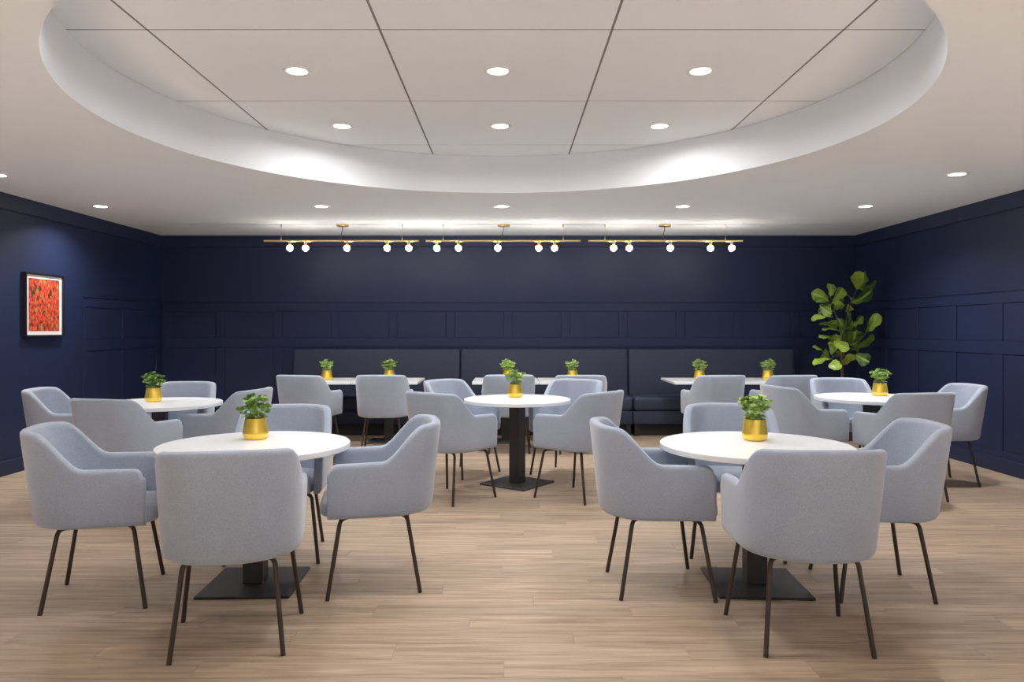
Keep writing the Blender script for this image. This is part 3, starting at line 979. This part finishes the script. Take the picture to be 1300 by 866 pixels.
# ------------------------------------------------------------------ fiddle-leaf fig in the corner
FY = 9.15
FX = (1069 - VPX) * FY / FPX
fig = empty('fiddle_leaf_fig', (FX, FY, 0))
tag(fig, 'tall fiddle-leaf fig tree with broad green leaves in the right corner', 'plant')
pl = lathe_mesh('planter', [(0.15, 0.0), (0.155, 0.01), (0.19, 0.36), (0.192, 0.37), (0.178, 0.37), (0.172, 0.33)], 36, True)
new_obj('planter', smooth_by_angle(fix_normals(pl), 35), M['planter'], fig)
so = lathe_mesh('soil', [(0.0005, 0.335), (0.1715, 0.333)], 24, False); new_obj('soil', fix_normals(so), M['soil'], fig)
def fpos(cx, cy, dy=0.0):
    # position from the close-up of the tree (657x866 crop of 1020..1130 x 335..480), depth FY+dy
    px, py = 1020 + cx / 5.973, 335 + cy / 5.973
    Y = FY + dy
    return Vector(((px - VPX) * Y / FPX - FX, dy, CAMH - (py - VPY) * Y / FPX))
trunk = [(0, 0, 0.33), (0.005, 0.0, 0.6), fpos(293, 800), fpos(288, 640), fpos(285, 520)]
new_obj('trunk', tube_mesh('trunk', trunk, [0.02, 0.018, 0.016, 0.013, 0.011], 10), M['bark'], fig)
for br in ([fpos(285, 525), fpos(255, 420), fpos(225, 320, 0.02), fpos(203, 240, 0.02)],
           [fpos(287, 560), fpos(320, 470, -0.03), fpos(345, 330, -0.03), fpos(400, 200, 0.0), fpos(408, 180, 0.0)],
           [fpos(290, 660), fpos(370, 640, -0.06), fpos(440, 570, -0.08), fpos(485, 510, -0.06)]):
    new_obj('branch', tube_mesh('branch', br, [0.010] + [0.008] * (len(br) - 2) + [0.005], 8), M['twig'], fig)
def fig_leaf(base, tip, w, toward, k):
    d = tip - base; ln = d.length; d.normalize()
    view = Vector((0.0, -1.0, 0.25 + 0.2 * math.sin(k * 1.7))).normalized()
    nrm = (view - d * view.dot(d)).normalized()
    ang = toward
    side = d.cross(nrm).normalized()
    nrm2 = (nrm * math.cos(ang) + side * math.sin(ang)).normalized()
    side = d.cross(nrm2).normalized()
    prof = ((0.0, 0.05), (0.06, 0.14), (0.16, 0.42), (0.3, 0.58), (0.42, 0.64), (0.58, 0.88), (0.74, 1.0), (0.88, 0.84), (0.96, 0.5), (1.0, 0.10))
    V, F = [], []
    for i, (t, pw) in enumerate(prof):
        c = base + d * ln * t + nrm2 * (ln * 0.10 * math.sin(t * math.pi))
        wav = 0.010 * math.sin(i * 2.1 + k)
        for q, f in enumerate((-1, -0.5, 0, 0.5, 1)):
            V.append(c + side * (w * pw / 2 * f) + nrm2 * (0.10 * w * pw * abs(f) + wav * (f if abs(f) == 1 else 0)))
    for i in range(len(prof) - 1):
        for q in range(4):
            F.append((i * 5 + q, i * 5 + q + 1, i * 5 + q + 6, i * 5 + q + 5))
    me = mesh_from('leaf', V, F)
    at = me.attributes.new('rib', 'FLOAT', 'POINT')
    for i in range(len(prof)):
        for q, f in enumerate((1.0, 0.35, 0.0, 0.35, 1.0)):
            at.data[i * 5 + q].value = f
    for p in me.polygons: p.use_smooth = True
    o = new_obj('leaf', me, M['figleaf'], fig)
    return o
S_ = FY / FPX / 5.973
LEAVES = [  # tip x,y, base x,y, width px (close-up), depth of tip, roll
 (390, 62, 410, 195, 100, -0.06, 0.1), (470, 70, 415, 190, 62, 0.10, 0.7), (548, 140, 420, 190, 75, 0.04, 0.95), (518, 200, 350, 298, 90, -0.12, 0.55),
 (203, 152, 203, 252, 68, 0.06, 0.2), (60, 225, 190, 275, 85, -0.05, -0.3), (298, 182, 222, 280, 92, -0.03, 0.5), (95, 290, 195, 285, 70, -0.10, 0.8),
 (215, 385, 120, 312, 62, -0.10, 0.9), (65, 432, 225, 405, 75, -0.05, 0.9), (118, 462, 235, 480, 60, 0.05, 1.1), (140, 505, 290, 520, 55, 0.0, 1.15),
 (118, 562, 245, 585, 70, -0.04, 0.85), (350, 645, 225, 578, 70, -0.12, 0.9), (330, 365, 345, 480, 48, -0.10, 0.75), (452, 398, 355, 465, 70, -0.02, 0.8),
 (560, 375, 480, 520, 84, -0.10, 0.3), (530, 530, 355, 655, 90, -0.08, 0.85), (390, 512, 358, 608, 118, -0.14, 0.0), (72, 635, 168, 692, 60, -0.05, 0.8),
 (76, 768, 215, 722, 60, -0.08, 0.8), (205, 605, 215, 690, 52, 0.05, 0.5), (350, 680, 292, 770, 95, -0.12, 0.4), (240, 808, 245, 725, 80, -0.06, 0.4),
 (500, 748, 392, 688, 88, -0.08, 0.5), (478, 430, 472, 515, 60, 0.10, 0.6), (262, 345, 250, 270, 85, 0.08, 0.4), (310, 490, 258, 412, 75, 0.06, 0.4),
 (408, 505, 310, 515, 70, 0.08, 0.7), (350, 360, 338, 305, 50, 0.05, 0.5), (110, 385, 215, 330, 70, 0.12, 0.5), (220, 600, 285, 540, 80, 0.14, 0.3),
 (330, 580, 280, 500, 80, 0.14, 0.3), (160, 720, 170, 640, 55, 0.1, 0.5), (290, 320, 240, 250, 80, 0.14, 0.3), (420, 650, 360, 590, 80, 0.14, 0.3),
 (190, 470, 270, 420, 90, 0.16, 0.2), (200, 650, 285, 610, 90, 0.15, 0.2), (370, 430, 320, 500, 80, 0.12, 0.3), (260, 240, 215, 300, 70, 0.12, 0.3),
 (330, 240, 372, 300, 60, 0.12, 0.5), (180, 560, 275, 560, 80, 0.12, 0.7), (250, 700, 288, 640, 80, 0.12, 0.3), (430, 580, 330, 600, 80, 0.15, 0.5), (150, 340, 215, 300, 70, 0.15, 0.4)]
for k, (tx, ty, bx, by, w, dep, rl) in enumerate(LEAVES):
    fig_leaf(fpos(bx, by, 0.0), fpos(tx, ty, dep * 1.4), w * S_ * 1.22, rl, k)
